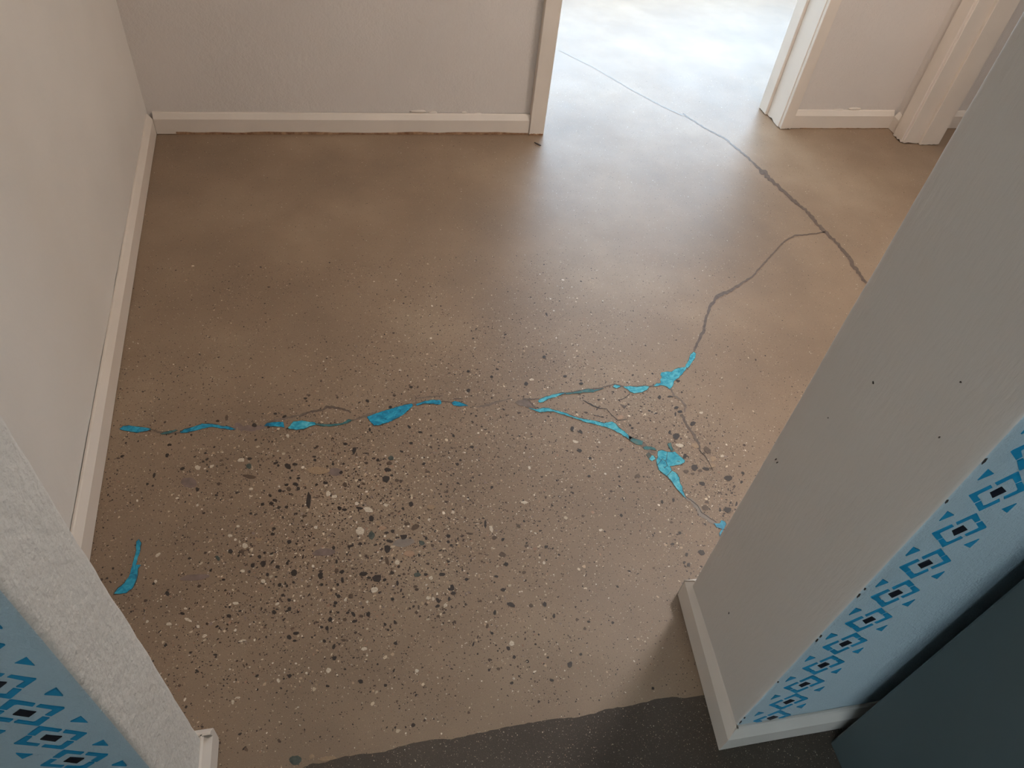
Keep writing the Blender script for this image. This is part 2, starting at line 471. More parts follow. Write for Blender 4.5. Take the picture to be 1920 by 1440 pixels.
t2 = empty('trim_2'); struct(t2, 'brightly lit white jamb and casing on the far side of the doorway')
ragged_box('jamb', 1.944, 1.962, 2.868, 3.055, 2.06, MAT['trim'], t2, 0.002, 2)
ragged_box('door_stop', 1.931, 1.945, 2.985, 3.054, 2.05, MAT['trim'], t2, 0.002, 3)
ragged_box('casing', 1.948, 2.000, 2.850, 2.878, 2.06, MAT['trim'], t2, 0.003, 4)

t3 = empty('trim_3'); struct(t3, 'painted frame of the side door with stepped stop')
ragged_box('casing', 2.503, 2.537, 2.728, 2.797, 2.12, MAT['trim'], t3, 0.003, 5)
ragged_box('jamb', 2.512, 2.698, 2.720, 2.737, 2.06, MAT['trim'], t3, 0.003, 6)
ragged_box('door_stop', 2.590, 2.692, 2.706, 2.721, 2.05, MAT['trim'], t3, 0.003, 7)
box('jamb', 2.512, 2.698, 1.865, 1.882, 0.001, 2.06, MAT['trim'], t3)
box('casing', 2.503, 2.537, 1.81, 1.878, 0.001, 2.12, MAT['trim'], t3)

# ------------------------------------------------------------------ stencilled borders on the blue faces
def stencil_piece(name, poly, cx, cz, y, mat, parent, r):
    pts = [(cx+x+r.uniform(-1,1)*0.0007, cz+z+r.uniform(-1,1)*0.0007) for x, z in poly]
    n = len(pts)
    v = [(p[0], y+0.0022, p[1]) for p in pts]+[(p[0], y-0.0012, p[1]) for p in pts]
    f = [tuple(range(n, 2*n))]+[(i,(i+1) % n,n+(i+1) % n,n+i) for i in range(n)]
    return mesh_obj(name, v, f, mat, parent)
R0 = 0.0405
def chevron(k):
    o = R0; gap = 0.455; a = 0.0054
    pts = [(-o*gap, o*(1-gap)), (-0.001, o), (0.001, o), (o*gap, o*(1-gap)), (o*gap-a, o*(1-gap)-a),
           (0.0015, o-2*a-0.0015), (-0.0015, o-2*a-0.0015), (-o*gap+a, o*(1-gap)-a)]
    c, s = [(1,0),(0,-1),(-1,0),(0,1)][k]
    return [(x*c-z*s, x*s+z*c) for x, z in pts]
def motif(cx, cz, y, parent, seed):
    r = random.Random(seed)
    m = stencil_piece('stencil_motif', chevron(0), cx, cz, y, MAT['stencil'], parent, r)
    for k in (1, 2, 3): stencil_piece('stencil_chevron', chevron(k), cx, cz, y, MAT['stencil'], m, r)
    d = 0.0122
    stencil_piece('stencil_diamond', [(-d,0.0015),(-0.0015,d),(d,0),(0,-d)], cx, cz, y, MAT['stencil_dark'], m, r)
    for s in (-1, 1):
        tri = [(s*0.050, 0.0545), (s*0.0345, 0.0435), (s*0.050, 0.0325)]
        stencil_piece('stencil_triangle', tri, cx, cz, y, MAT['stencil'], m, r)
ZS = [0.094+0.0862*i for i in range(14)]
for i, z in enumerate(ZS):
    motif(0.7415+(0.0045 if i < 2 else 0), z, 0.385, wall_partition_right, 100+i)
for i, z in enumerate(ZS):
    motif(-0.402, z+0.011, 0.385, wall_partition_left, 300+i)

# ------------------------------------------------------------------ dark sealed concrete of the near room
c6 = crop(640, 960, 3)
edge = [c6(*p) for p in [(0,1378),(120,1362),(240,1350),(300,1328),(400,1300),(500,1283),(620,1275),(740,1250),(860,1225),(980,1200),(1100,1180),(1200,1163),(1330,1155),(1420,1135),(1480,1110),(1600,1095),(1700,1072),(1800,1048),(1900,1038)]]
edge = [(568,1440),(580,1433),(610,1430),(630,1422)]+edge
pts = []
for i, p in enumerate(edge):
    a = at(*p); pts.append((a.x, a.y))
fine = []
for i in range(len(pts)-1):
    for k in range(5):
        s = k/5; x = pts[i][0]+(pts[i+1][0]-pts[i][0])*s; y = pts[i][1]+(pts[i+1][1]-pts[i][1])*s
        fine.append((x, y+noise.noise(Vector((x*90, y*90, 0)))*0.0022))
fine.append((0.62, 0.476)); fine.append((0.70, 0.476)); fine.append((4.55, 0.47))
poly = [(-3.2, 0.44), (-0.30, 0.44)]+fine+[(4.55, -3.4), (-3.2, -3.4)]
prism('dark_topping', poly, -0.003, 0.0003, MAT['dark_concrete'], floor)

# ------------------------------------------------------------------ cracks and turquoise inlays of the floor
RIM = 0.8
def inlay(name, C, poly, mat, z=0.0009, parent=None, jag=0.0):
    r = random.Random(len(poly)*17+int(poly[0][0]))
    out = []
    n = len(poly)
    for i in range(n):
        a, b = poly[i], poly[(i+1) % n]
        L = math.hypot(b[0]-a[0], b[1]-a[1]); m = max(1, int(L/14))
        for k in range(m):
            s = k/m
            out.append((a[0]+(b[0]-a[0])*s+r.uniform(-1,1)*jag, a[1]+(b[1]-a[1])*s+r.uniform(-1,1)*jag))
    pts = [at(*C(*p)) for p in out]
    o = prism(name, [(p.x, p.y) for p in pts], -0.003, z, mat, parent or floor)
    if name == 'turquoise_inlay':          # dark hairline where the fill meets the concrete, coming and going
        n = len(out); verts = []; faces = []
        for i in range(n):
            a, b, c = out[i-1], out[i], out[(i+1) % n]
            dx, dy = c[0]-a[0], c[1]-a[1]; l = math.hypot(dx, dy) or 1
            k = max(0.25, 1.9+5.0*noise.noise(Vector((b[0]*0.021, b[1]*0.021, 2.7))))*RIM
            for sg in (-1, 1):
                p = at(*C(b[0]-dy/l*k*sg, b[1]+dx/l*k*sg)); verts.append((p.x, p.y, z+0.0002))
        for i in range(n):
            j = (i+1) % n; faces.append((2*i, 2*j, 2*j+1, 2*i+1))
        mesh_obj('crack_rim', verts, faces, MAT['rim'], o)
    return o

def seam(name, C, path, mat, z=0.0007, parent=None, jag=0.35):
    """filled crack: path of (x, y, width) in the crop's pixels"""
    r = random.Random(int(path[0][0]*3+path[0][1]))
    P = []
    for i in range(len(path)-1):
        a, b = path[i], path[i+1]
        m = max(1, int(math.hypot(b[0]-a[0], b[1]-a[1])/12))
        for k in range(m):
            s = k/m; P.append([a[j]+(b[j]-a[j])*s for j in range(3)])
    P.append(list(path[-1]))
    L, R = [], []
    for i in range(len(P)):
        a, b = P[max(i-1, 0)], P[min(i+1, len(P)-1)]
        dx, dy = b[0]-a[0], b[1]-a[1]; l = math.hypot(dx, dy) or 1
        nx, ny = -dy/l, dx/l
        j = P[i][2]*0.22*jag*2
        wl = P[i][2]/2+r.uniform(-j, j); wr = P[i][2]/2+r.uniform(-j, j)
        o = r.uniform(-j, j)*1.5
        L.append((P[i][0]+nx*(wl+o), P[i][1]+ny*(wl+o))); R.append((P[i][0]-nx*(wr-o), P[i][1]-ny*(wr-o)))
    n = len(P)
    verts = []; faces = []
    for q in L+R:
        p = at(*C(*q)); verts.append((p.x, p.y, z))
    for i in range(n-1): faces.append((i, i+1, n+i+1, n+i))
    o = mesh_obj(name, verts, faces, mat, parent or floor)
    return o

cA = crop(200, 680, 4.8); cB = crop(560, 680, 4.8); cC = crop(960, 640, 4.8); cD = crop(1060, 740, 4.8)
c5 = crop(0, 960, 3); c3 = crop(1280, 0, 3); c8 = crop(1280, 480, 3); c2 = crop(640, 0, 3)
TQ, TL, TD = MAT['turq'], MAT['turq_light'], MAT['turq_dull']
FI, DF, CR = MAT['fill'], MAT['dark_fill'], MAT['crack']
# grey filled cracks
seam('filled_crack', c2, [(1230,285,3),(1420,380,4),(1640,510,5),(1830,610,6),(1920,650,7)], MAT['grey'])
seam('filled_crack', c3, [(0,640,7),(60,680,7),(150,735,7),(240,780,7),(290,825,9),(370,890,9),(430,950,14),(455,970,36),(490,1005,20),(560,1070,17),(640,1140,17),(700,1190,19),(760,1265,17),(800,1305,19),(850,1350,15),(930,1440,18)], DF)
seam('filled_crack', c8, [(930,0,18),(960,60,20),(1000,110,17),(1030,155,15)], DF)
seam('filled_crack', c3, [(800,1305,6),(700,1320,7),(630,1325,8),(575,1355,8),(540,1390,7),(495,1440,8)], DF)
seam('filled_crack', c8, [(495,0,8),(430,70,9),(400,110,8),(330,155,12),(260,200,18),(205,220,24),(180,245,18),(150,290,15),(130,360,13),(115,430,16),(85,480,14),(65,535,12)], DF)
seam('filled_crack', cA, [(400,600,10),(470,625,16),(560,632,16),(660,628,12)], FI)
seam('filled_crack', cA, [(1130,590,14),(1180,570,50),(1250,595,50),(1330,590,46),(1420,575,22)], MAT['mauve'], 0.0005)
seam('filled_crack', cA, [(1440,540,10),(1600,505,22),(1740,470,16),(1860,435,14),(1920,425,14)], FI, 0.0005)
seam('filled_crack', cB, [(0,490,12),(100,445,16),(200,430,16),(270,395,24),(360,410,18),(440,430,16),(470,455,10)], DF, 0.0006)
seam('filled_crack', cB, [(480,524,12),(560,495,16),(640,470,30),(700,445,14)], FI, 0.0006)
seam('filled_crack', cB, [(1010,380,26),(1060,372,30),(1090,365,16)], FI, 0.0006)
seam('filled_crack', cB, [(1050,322,8),(1180,308,14),(1300,298,8)], FI, 0.0005)
seam('filled_crack', cB, [(1053,345,8),(1056,320,7),(1052,300,5)], DF)
seam('filled_crack', cB, [(1270,352,10),(1340,352,8),(1395,360,8)], DF, 0.0006)
seam('filled_crack', cB, [(1390,330,6),(1440,325,12),(1480,328,6)], DF)
seam('filled_crack', cB, [(1600,402,10),(1680,388,22),(1760,362,18),(1850,338,10),(1920,320,8)], FI, 0.0005)
inlay('filled_crack', cC, [(25,545),(60,528),(110,518),(155,530),(185,570),(210,605),(160,602),(100,585),(50,575)], FI, 0.0006, jag=3)
seam('filled_crack', cC, [(95,520,12),(160,522,12),(245,516,10)], DF)
seam('filled_crack', cC, [(150,535,14),(185,575,16),(220,612,12)], DF)
seam('filled_crack', cC, [(440,475,16),(540,460,18),(650,440,14),(800,420,10),(880,396,8),(925,386,9),(980,402,10),(1020,408,8),(1120,404,5),(1220,400,6)], DF, 0.0006)
seam('filled_crack', cC, [(1215,412,10),(1270,402,14),(1330,380,10)], DF, 0.0006)
seam('filled_crack', cC, [(1430,430,14),(1450,480,16),(1520,530,16),(1560,585,22),(1555,640,10)], FI)
seam('filled_crack', cC, [(1525,655,28),(1560,735,20),(1610,805,18),(1650,870,26),(1690,945,20),(1690,990,10)], DF)
seam('open_crack', cC, [(1690,985,7),(1750,1050,6),(1810,1165,5)], CR)
seam('open_crack', cC, [(640,530,6),(720,575,12),(780,603,8),(850,608,5),(900,668,5),(955,714,6),(1040,702,5)], CR)
seam('open_crack', cC, [(955,530,7),(1010,515,6),(1062,474,6)], CR)
seam('filled_crack', cC, [(975,570,8),(1015,592,22),(1035,575,8)], DF)
seam('open_crack', cC, [(735,665,5),(820,685,4)], CR)
seam('filled_crack', cC, [(1150,890,8),(1180,930,30),(1230,975,26),(1290,1010,14)], FI, 0.0006)
seam('filled_crack', cD, [(1085,930,16),(1130,955,30),(1185,1010,36),(1220,1075,40),(1280,1120,40),(1350,1160,26)], MAT['grey'], 0.0006)
seam('open_crack', cD, [(1090,920,6),(1190,1000,6),(1225,1060,6),(1290,1105,5),(1360,1150,5)], CR, 0.0010)
# turquoise inlays
inlay('turquoise_inlay', cA, [(115,600),(150,572),(200,567),(290,578),(375,590),(405,600),(370,618),(270,632),(215,622),(150,610)], TQ, jag=2)
inlay('turquoise_inlay', cA, [(480,640),(530,625),(620,605),(640,612),(560,640),(500,650)], TD, 0.0008, jag=2)
inlay('turquoise_inlay', cA, [(660,625),(700,600),(790,575),(860,550),(930,550),(1040,570),(1110,580),(1160,600),(1110,605),(1040,595),(950,580),(880,592),(800,612),(720,632),(670,635)], TQ, jag=2)
inlay('turquoise_inlay', cA, [(1420,570),(1440,548),(1510,535),(1590,535),(1600,585),(1540,575),(1470,575)], TQ, jag=2)
inlay('turquoise_inlay', cA, [(1630,590),(1680,530),(1760,523),(1830,535),(1880,540),(1885,560),(1830,575),(1775,600),(1700,605),(1650,600)], TL, jag=2)
inlay('turquoise_inlay', cB, [(140,545),(200,555),(300,555),(390,545),(450,512),(490,518),(440,545),(380,562),(290,577),(200,572),(150,560)], TD, jag=2)
inlay('turquoise_inlay', cB, [(615,490),(700,455),(800,425),(900,395),(980,375),(1020,370),(1030,385),(1000,420),(960,455),(900,495),(850,520),(790,545),(715,570),(680,568),(655,545)], TQ, jag=2)
inlay('turquoise_inlay', cB, [(1055,375),(1120,350),(1200,335),(1280,340),(1285,365),(1270,378),(1210,372),(1140,370),(1065,388)], TQ, jag=2)
inlay('turquoise_inlay', cB, [(1375,362),(1400,347),(1480,365),(1525,390),(1450,395),(1395,386)], TQ, jag=2)
inlay('turquoise_inlay', cC, [(235,540),(250,520),(300,500),(370,480),(440,465),(490,462),(450,480),(400,500),(330,520),(280,548),(245,552)], TL, jag=2)
inlay('turquoise_inlay', cC, [(480,466),(560,458),(640,440),(690,428),(740,438),(830,424),(730,460),(650,462),(560,472),(490,480)], TD, jag=2)
inlay('turquoise_inlay', cC, [(905,410),(925,392),(965,397),(978,410),(940,426)], TL, jag=1)
inlay('turquoise_inlay', cC, [(1000,410),(1060,405),(1120,410),(1200,400),(1235,410),(1215,440),(1170,460),(1100,470),(1060,455),(1035,430)], TL, jag=2)
inl = inlay('turquoise_inlay', cC, [(1270,405),(1300,380),(1340,375),(1335,345),(1350,320),(1335,300),(1345,280),(1400,275),(1440,275),(1480,245),(1560,230),(1570,240),(1540,290),(1500,330),(1460,360),(1450,400),(1420,430),(1385,405),(1340,395),(1300,408)], TL, jag=3)
for path in ([(1345,345,3),(1390,330,3),(1440,345,3),(1455,380,3)], [(1405,278,3),(1395,310,3),(1350,330,3)], [(1462,272,3),(1500,275,3),(1545,250,3)], [(1390,330,3),(1420,300,3),(1440,278,3)]):
    seam('hairline_crack', cC, path, MAT['turq'], 0.0012, inl)
inlay('turquoise_inlay', cC, [(1560,220),(1590,170),(1605,120),(1635,95),(1655,110),(1650,150),(1620,190),(1590,235),(1575,245)], TL, jag=2)
inlay('turquoise_inlay', cC, [(150,600),(215,615),(290,598),(340,605),(400,625),(470,640),(560,680),(650,700),(740,715),(830,735),(900,725),(935,745),(960,775),(1010,810),(1050,850),(1085,872),(1060,890),(980,835),(930,810),(880,785),(810,765),(740,745),(650,725),(540,685),(470,665),(380,635),(320,635),(250,640),(215,630)], TL, jag=2)
inlay('turquoise_inlay', cC, [(1050,855),(1100,875),(1180,900),(1170,935),(1120,930),(1056,890)], TD, jag=2)
inlay('turquoise_inlay', cC, [(1180,960),(1200,945),(1280,955),(1300,985),(1240,975),(1195,975)], TD, jag=3)
inlay('turquoise_inlay', cC, [(1205,1020),(1230,1000),(1255,1025),(1235,1062)], MAT['green'], jag=2)
inlay('turquoise_inlay', cC, [(1235,1060),(1258,1028),(1275,1032),(1296,1060),(1262,1080)], TL, jag=2)
inl = inlay('turquoise_inlay', cD, [(830,510),(870,500),(920,515),(985,515),(1015,540),(1050,570),(1075,590),(1070,615),(1030,635),(980,640),(940,645),(955,680),(990,700),(1010,720),(1025,750),(1030,790),(1050,830),(1060,870),(1090,940),(1060,915),(1010,860),(960,790),(915,735),(880,710),(840,680),(815,605),(830,560)], TL, jag=3)
for path in ([(830,635,4),(870,580,4),(905,600,4),(912,560,4),(918,515,4)], [(905,600,4),(917,640,4),(888,662,4)], [(908,738,5),(935,712,5),(958,684,5)], [(1005,600,4),(1030,605,4)],
             [(818,600,4),(840,680,4),(915,738,4),(960,792,4),(1010,862,4),(1065,918,4)]):
    seam('hairline_crack', cD, path, CR, 0.0012, inl)
inlay('turquoise_inlay', cD, [(918,445),(950,432),(958,470),(975,500),(955,512),(932,475)], TD, jag=2)
inlay('turquoise_inlay', cD, [(1335,1160),(1390,1160),(1400,1130),(1440,1145),(1447,1172),(1420,1222),(1390,1284),(1384,1250),(1410,1210),(1360,1195)], TQ, jag=2)
inlay('turquoise_inlay', c5, [(768,165),(785,155),(795,175),(790,215),(775,260),(765,295),(795,300),(780,320),(775,360),(765,400),(745,435),(710,455),(650,465),(640,462),(655,440),(700,400),(735,350),(745,290),(765,230)], TQ, jag=3)

# ------------------------------------------------------------------ pebbles ground flush with the floor (x, y, width, height, turn) in crop pixels
PEB = {}
PEB['P1', 240, 940, 4.8] = dict(
 black=[(332,43,28,16),(1212,24,34,26),(1294,16,42,22),(1388,43,30,14,-30),(1316,245,36,24),(1302,297,40,28,-20),(1350,328,30,12),(1082,328,30,20,-35),(1294,355,50,9),(1294,382,30,16),(1448,366,44,36),(922,452,40,42),(1186,498,34,36),(1122,576,34,42),(1217,562,46,48),(1300,545,50,16,-50),(1348,590,38,32),(1434,556,30,38),(1275,608,28,18),(1256,660,30,32),(1424,610,22,26),(1495,640,54,60),(1734,668,44,52),(1744,750,30,28),(742,625,28,22),(860,706,34,20),(355,828,40,50),(712,848,20,28),(1450,888,36,28),(1314,998,48,36),(1452,970,36,40),(1742,1132,36,22),(1452,1222,42,40),(1512,1188,50,30,-15),(1500,1254,40,20),(490,1010,40,26,25),(908,1032,40,30),(800,1128,36,18,-25),(1574,500,16,44,20),(1365,752,40,36,-40),(50,850,14,36),(100,803,20,28,20),(785,1382,36,18),(1640,1110,20,22)],
 brown=[(1030,460,30,60,-20),(1590,130,44,20)], green=[(810,510,34,50,-35)], tan=[(1180,345,60,36)],
 mauve=[(600,685,250,58,-5)],
 white=[(990,225,36,20),(920,308,40,24),(968,346,30,22),(270,482,52,26,-35),(248,722,30,30),(1688,235,32,30),(1218,718,36,34),(968,918,56,22),(630,1126,36,28),(517,965,30,22),(540,1065,80,24,25),(370,1105,48,24),(690,1212,50,26,-25),(1342,924,40,20,-30),(1028,1255,60,18,-15),(1666,583,26,28),(1030,628,44,24),(1050,400,46,60)])
PEB['P2', 600, 940, 4.8] = dict(
 black=[(818,24,40,50),(176,62,40,34,40),(222,76,42,24),(355,62,60,26,15),(462,156,52,54),(600,284,48,20),(654,270,36,28),(756,322,66,46),(628,360,64,28,10),(610,428,60,74),(280,400,64,18,-10),(893,148,26,32),(1155,312,32,34),(1180,397,32,22),(1488,210,22,76),(1645,345,34,24,-30),(1678,565,40,34),(1716,535,30,18,-15),(1585,675,36,22),(150,542,22,36),(195,636,44,38),(10,665,44,40),(200,712,26,52),(160,748,28,28),(392,656,70,38),(440,688,38,26),(520,692,84,64),(460,658,24,12),(582,708,34,26,-30),(696,736,24,44),(556,514,24,26),(892,485,26,28),(952,660,38,26),(1098,658,56,30),(1190,776,40,50),(1203,828,46,36),(1163,878,24,36),(1197,880,18,20),(1234,860,16,28),(1062,890,30,50,-30),(1057,943,40,26,-30),(168,856,42,38),(142,915,34,34),(652,880,32,32),(380,838,24,24),(434,1014,38,42),(300,1018,30,50,-35),(90,1066,38,44),(312,1080,46,28,-10),(195,1080,24,20),(62,1142,38,40),(38,1258,32,30),(125,1308,30,50,15),(128,1410,44,40),(682,1280,34,32),(714,1316,20,20),(1720,930,84,46,20),(1574,1000,26,46),(1645,797,40,32),(1450,844,20,18),(1548,1188,38,22,20),(1380,1285,16,46,15),(1750,1405,26,30),(1318,702,34,30),(122,420,28,34),(92,372,22,18)],
 brown=[(782,203,50,34,-15),(860,233,76,44,-30),(1350,292,70,18,8),(1784,220,38,32),(1568,327,48,32),(1642,478,62,40,20),(1860,402,36,30),(1838,640,34,24),(604,540,36,76,-12),(277,855,44,48),(372,1034,40,32),(226,1064,38,32),(215,1250,46,24),(1900,938,36,32),(1506,1122,24,44,20),(856,766,40,24),(1062,1035,36,20),(145,628,38,50,20)],
 green=[(460,308,58,78),(918,375,54,40,30),(876,660,70,44)], tan=[(90,828,40,26),(998,55,80,44),(1252,404,30,28),(520,195,40,34)],
 orange=[(560,240,70,40),(800,470,90,60)], grey=[(750,372,180,76,-8)], mauve=[(40,458,210,66,-3)],
 white=[(360,268,84,74),(435,74,84,44,10),(1196,98,30,28),(1542,248,28,58,-20),(696,548,40,44),(970,870,30,34),(1020,880,26,34),(998,690,32,34),(398,1328,52,28,-20),(490,798,70,46,-15),(1725,1278,44,44),(1840,10,70,26),(230,888,28,34),(336,20,28,34),(590,34,36,24),(1130,938,34,28)])
PEB['P3', 920, 1000, 4.8] = dict(
 black=[(500,122,36,26),(588,552,18,34,-25),(545,640,16,34),(486,640,36,44,-30),(686,652,20,24),(568,745,22,40),(882,796,30,22),(1098,805,24,26),(810,1090,26,24),(712,1180,40,60,15),(548,1322,40,24,10),(214,1116,32,34),(1460,1394,26,26),(1636,97,26,20),(1762,190,26,34),(1742,262,32,28),(1780,286,30,38,20),(1895,175,60,50,35),(1790,66,22,26),(1785,392,18,22),(190,1348,36,30)],
 brown=[(846,857,30,26),(70,1222,34,28)], white=[(480,265,24,28),(695,598,30,16)])
PEB['D', 1060, 740, 4.8] = dict(
 black=[(60,308,34,46,10),(140,335,46,24,45),(998,374,58,56),(1144,260,56,36,-40),(1034,153,44,24),(998,118,44,22,-20),(990,176,18,34),(846,24,30,32),(942,18,46,16),(968,46,26,22,30),(938,340,26,34,25),(1075,555,36,44),(1158,660,56,64,-40),(1262,668,62,30,12),(1598,705,34,24,45),(1466,752,70,46),(1234,804,56,36,25),(1184,846,16,32),(1638,808,24,24),(870,965,24,32,-30),(972,950,20,38),(504,1088,28,28),(1030,1245,28,26,-30),(220,572,30,24,30),(126,504,40,30),(215,734,30,22),(1220,1415,54,44,20),(964,1345,34,24),(1540,985,16,46,15),(1586,788,26,24),(1462,1040,66,52),(1392,1040,24,30),(930,445,26,24)],
 brown=[(1086,690,50,32),(1146,712,38,26),(1210,684,34,28),(1246,527,32,24),(1270,965,34,28),(652,730,44,34),(1275,498,70,56,15),(1255,1020,60,50)], tan=[(1328,578,60,44,15),(1184,455,80,50),(1320,640,60,40)],
 orange=[(500,205,60,36,-20)], white=[(1024,456,66,34,10),(92,424,48,22,15),(320,1218,30,22),(438,367,24,22),(1222,164,30,22),(1412,554,34,24)])
PEB['B', 560, 680, 4.8] = dict(
 black=[(60,322,34,20),(445,276,24,20),(620,345,34,24,20),(826,400,34,28),(676,208,26,20),(1012,220,36,18),(1018,298,22,18),(1528,77,32,22),(1738,128,28,24),(1748,102,40,12),(1528,250,38,34),(1440,343,24,22),(1392,658,28,30,-30),(1558,758,40,20),(1660,780,30,20),(1494,720,44,10),(1258,515,18,30,20),(500,790,38,68,10),(420,732,44,22),(800,964,58,34,5),(787,1048,60,56),(926,800,38,18,20),(798,816,26,18),(1010,880,16,34,-25),(1126,912,38,18,-20),(308,915,24,28),(240,1082,46,28),(148,878,28,28,-25),(640,602,22,34),(738,608,30,18),(995,578,20,44,-45),(1018,612,40,14),(1096,626,36,18),(1012,724,36,20),(88,1240,46,130),(492,1048,20,28),(380,990,30,34),(1364,905,22,24),(712,876,30,24)],
 brown=[(880,1062,38,30),(414,1096,38,34),(1160,982,38,20,-20),(818,905,40,34,30)], green=[(830,858,50,46)],
 tan=[(175,970,190,66)], mauve=[(330,985,130,70,5)],
 white=[(265,1178,40,50,15),(320,1205,44,28),(525,1268,32,34)])
PEB['A', 200, 680, 4.8] = dict(
 black=[(1330,565,44,40),(545,832,32,38,20),(680,955,44,26,-20),(428,1015,24,40,20),(565,740,36,24),(1285,866,46,24),(1424,876,26,22),(1520,905,48,18,-25),(1630,935,56,46,20),(1694,914,44,22),(1620,1098,40,20,-15),(1702,1094,58,28,5),(1655,1038,22,28),(1726,1042,34,22),(1726,1132,34,32),(1560,1154,32,26),(1516,1240,50,22,20),(1484,1266,46,28),(1402,1274,34,28,-20),(1470,1196,30,26),(816,1140,34,40,-20),(452,920,24,20),(990,1194,32,20),(526,1292,32,18),(1600,484,44,22,-30),(1520,460,32,20),(1420,420,24,22),(1350,368,20,24),(1296,422,20,28),(1196,436,28,14)],
 brown=[(1290,1025,120,36,12),(1640,1140,50,36),(1080,495,30,50,10)], green=[(1280,928,54,50)], mauve=[(740,1080,130,90,10)],
 white=[(945,934,40,24,-30),(820,945,50,36),(455,662,30,18,30),(1630,660,24,34),(1210,875,60,36),(1300,1138,40,24)])
PEB['E', 380, 1200, 6] = dict(black=[(978,405,44,44),(1776,468,50,44),(615,402,44,28,-35),(725,255,28,16)], green=[(1045,1352,130,100)],
 tan=[(1225,1312,56,60),(1400,1335,200,50,-6)], white=[(1410,340,44,60,20),(850,455,40,46,-30),(340,700,30,46),(400,650,50,26)])
PEB['F', 640, 0, 3] = dict(brown=[(1525,562,14,10),(1275,614,26,8),(1655,620,22,8)])
PEB['G', 960, 640, 4.8] = dict(black=[(128,383,32,38,20),(475,315,32,20),(600,330,26,22),(622,380,36,22),(925,340,18,20),(288,142,30,26),(515,243,34,10),(1495,358,36,26,10)], white=[(175,345,40,18),(470,555,28,16)])
plist = []
for (nm, ox, oy, s), groups in PEB.items():
    for kind, items in groups.items():
        for it in items:
            x, y, w, h = it[:4]; a = it[4] if len(it) > 4 else 0
            plist.append((w*h/s/s, ox+x/s, oy+y/s, w/s, h/s, a, kind))
plist.sort(reverse=True)
seen = []; npeb = 0; extra = []
for k, (area, px, py, w, h, a, kind) in enumerate(plist):
    if any(abs(px-q[0]) < 3 and abs(py-q[1]) < 3 for q in seen): continue
    seen.append((px, py))
    r = random.Random(k+11)
    n = 14 if area > 300 else (9 if kind == 'white' else 7)
    pts = []
    ph = r.uniform(0, 6.28); ca, sa = math.cos(math.radians(a)), math.sin(math.radians(a))
    for i in range(n):
        t = ph+2*math.pi*(i+r.uniform(-0.25, 0.25))/n
        rad = 0.5*(1+(r.uniform(-0.24, 0.20) if area < 300 else r.uniform(-0.14, 0.10)))
        x, y = math.cos(t)*w*rad*1.06, math.sin(t)*h*rad*1.06
        p = at(px+x*ca-y*sa, py+x*sa+y*ca); pts.append((p.x, p.y))
    if npeb < 300:
        prism('pebble' if kind not in ('mauve', 'grey') else 'mortar_patch', pts, -0.004, 0.0004 if kind in ('mauve', 'grey') else 0.0006, MAT[kind], floor); npeb += 1
    else:
        extra.append((pts, kind))

# ------------------------------------------------------------------ the uncountable small aggregate: thousands of chips in one mesh
ANCH = [(600,350,.02),(400,400,.05),(300,600,.12),(600,600,.07),(900,550,.10),(800,640,.33),(960,650,.45),(1100,620,.3),(1200,560,.15),(1150,480,.05),(1300,450,.07),(1500,300,.05),(1450,600,.08),(1400,750,.10),(1250,650,.12),(500,700,.13),(700,700,.5),(850,700,.6),(400,760,.35),(300,820,.35),(1050,700,.6),(1200,780,.7),(1300,850,.8),(1350,920,.85),(1250,900,.5),(600,800,.7),(900,800,.65),(450,850,.6),(600,900,.9),(700,950,1),(850,900,.75),(1000,850,.55),(1100,900,.5),(300,950,.5),(400,950,.6),(500,1020,.9),(700,1050,1),(850,1000,.9),(1000,1000,.55),(1150,1000,.3),(1280,1030,.45),(350,1120,.5),(500,1130,.75),(650,1150,.8),(800,1100,.7),(950,1100,.5),(1100,1100,.3),(1200,1150,.15),(450,1250,.5),(600,1250,.5),(800,1230,.45),(1000,1250,.35),(1150,1250,.2),(450,1350,.2),(650,1350,.2),(900,1320,.15),(1250,1280,.1),(1200,100,.02),(1600,400,.06),(1050,350,.03),(1350,300,.04),(240,1000,.3),(1450,850,.12),(1420,920,.3)]
AW = np.array([(at(a[0], a[1]).x, at(a[0], a[1]).y) for a in ANCH]); AL = np.array([a[2] for a in ANCH])
def exposure(P):
    d2 = ((P[:, None, :]-AW[None, :, :])**2).sum(-1)+1e-4
    w = 1/d2**1.6
    return (w*AL).sum(1)/w.sum(1)
rs = np.random.RandomState(5)
def scatter(n, x0, x1, y0, y1):
    return np.column_stack([rs.uniform(x0, x1, n), rs.uniform(y0, y1, n)])
tints = [srgb(52,38,30), srgb(74,56,43), srgb(100,78,60), srgb(200,180,152), srgb(218,204,184), srgb(178,150,122), srgb(158,122,98), srgb(140,120,108)]
TW_big = [.28,.17,.13,.11,.06,.12,.06,.07]
TW_fine = [.26,.16,.10,.16,.10,.12,.05,.05]
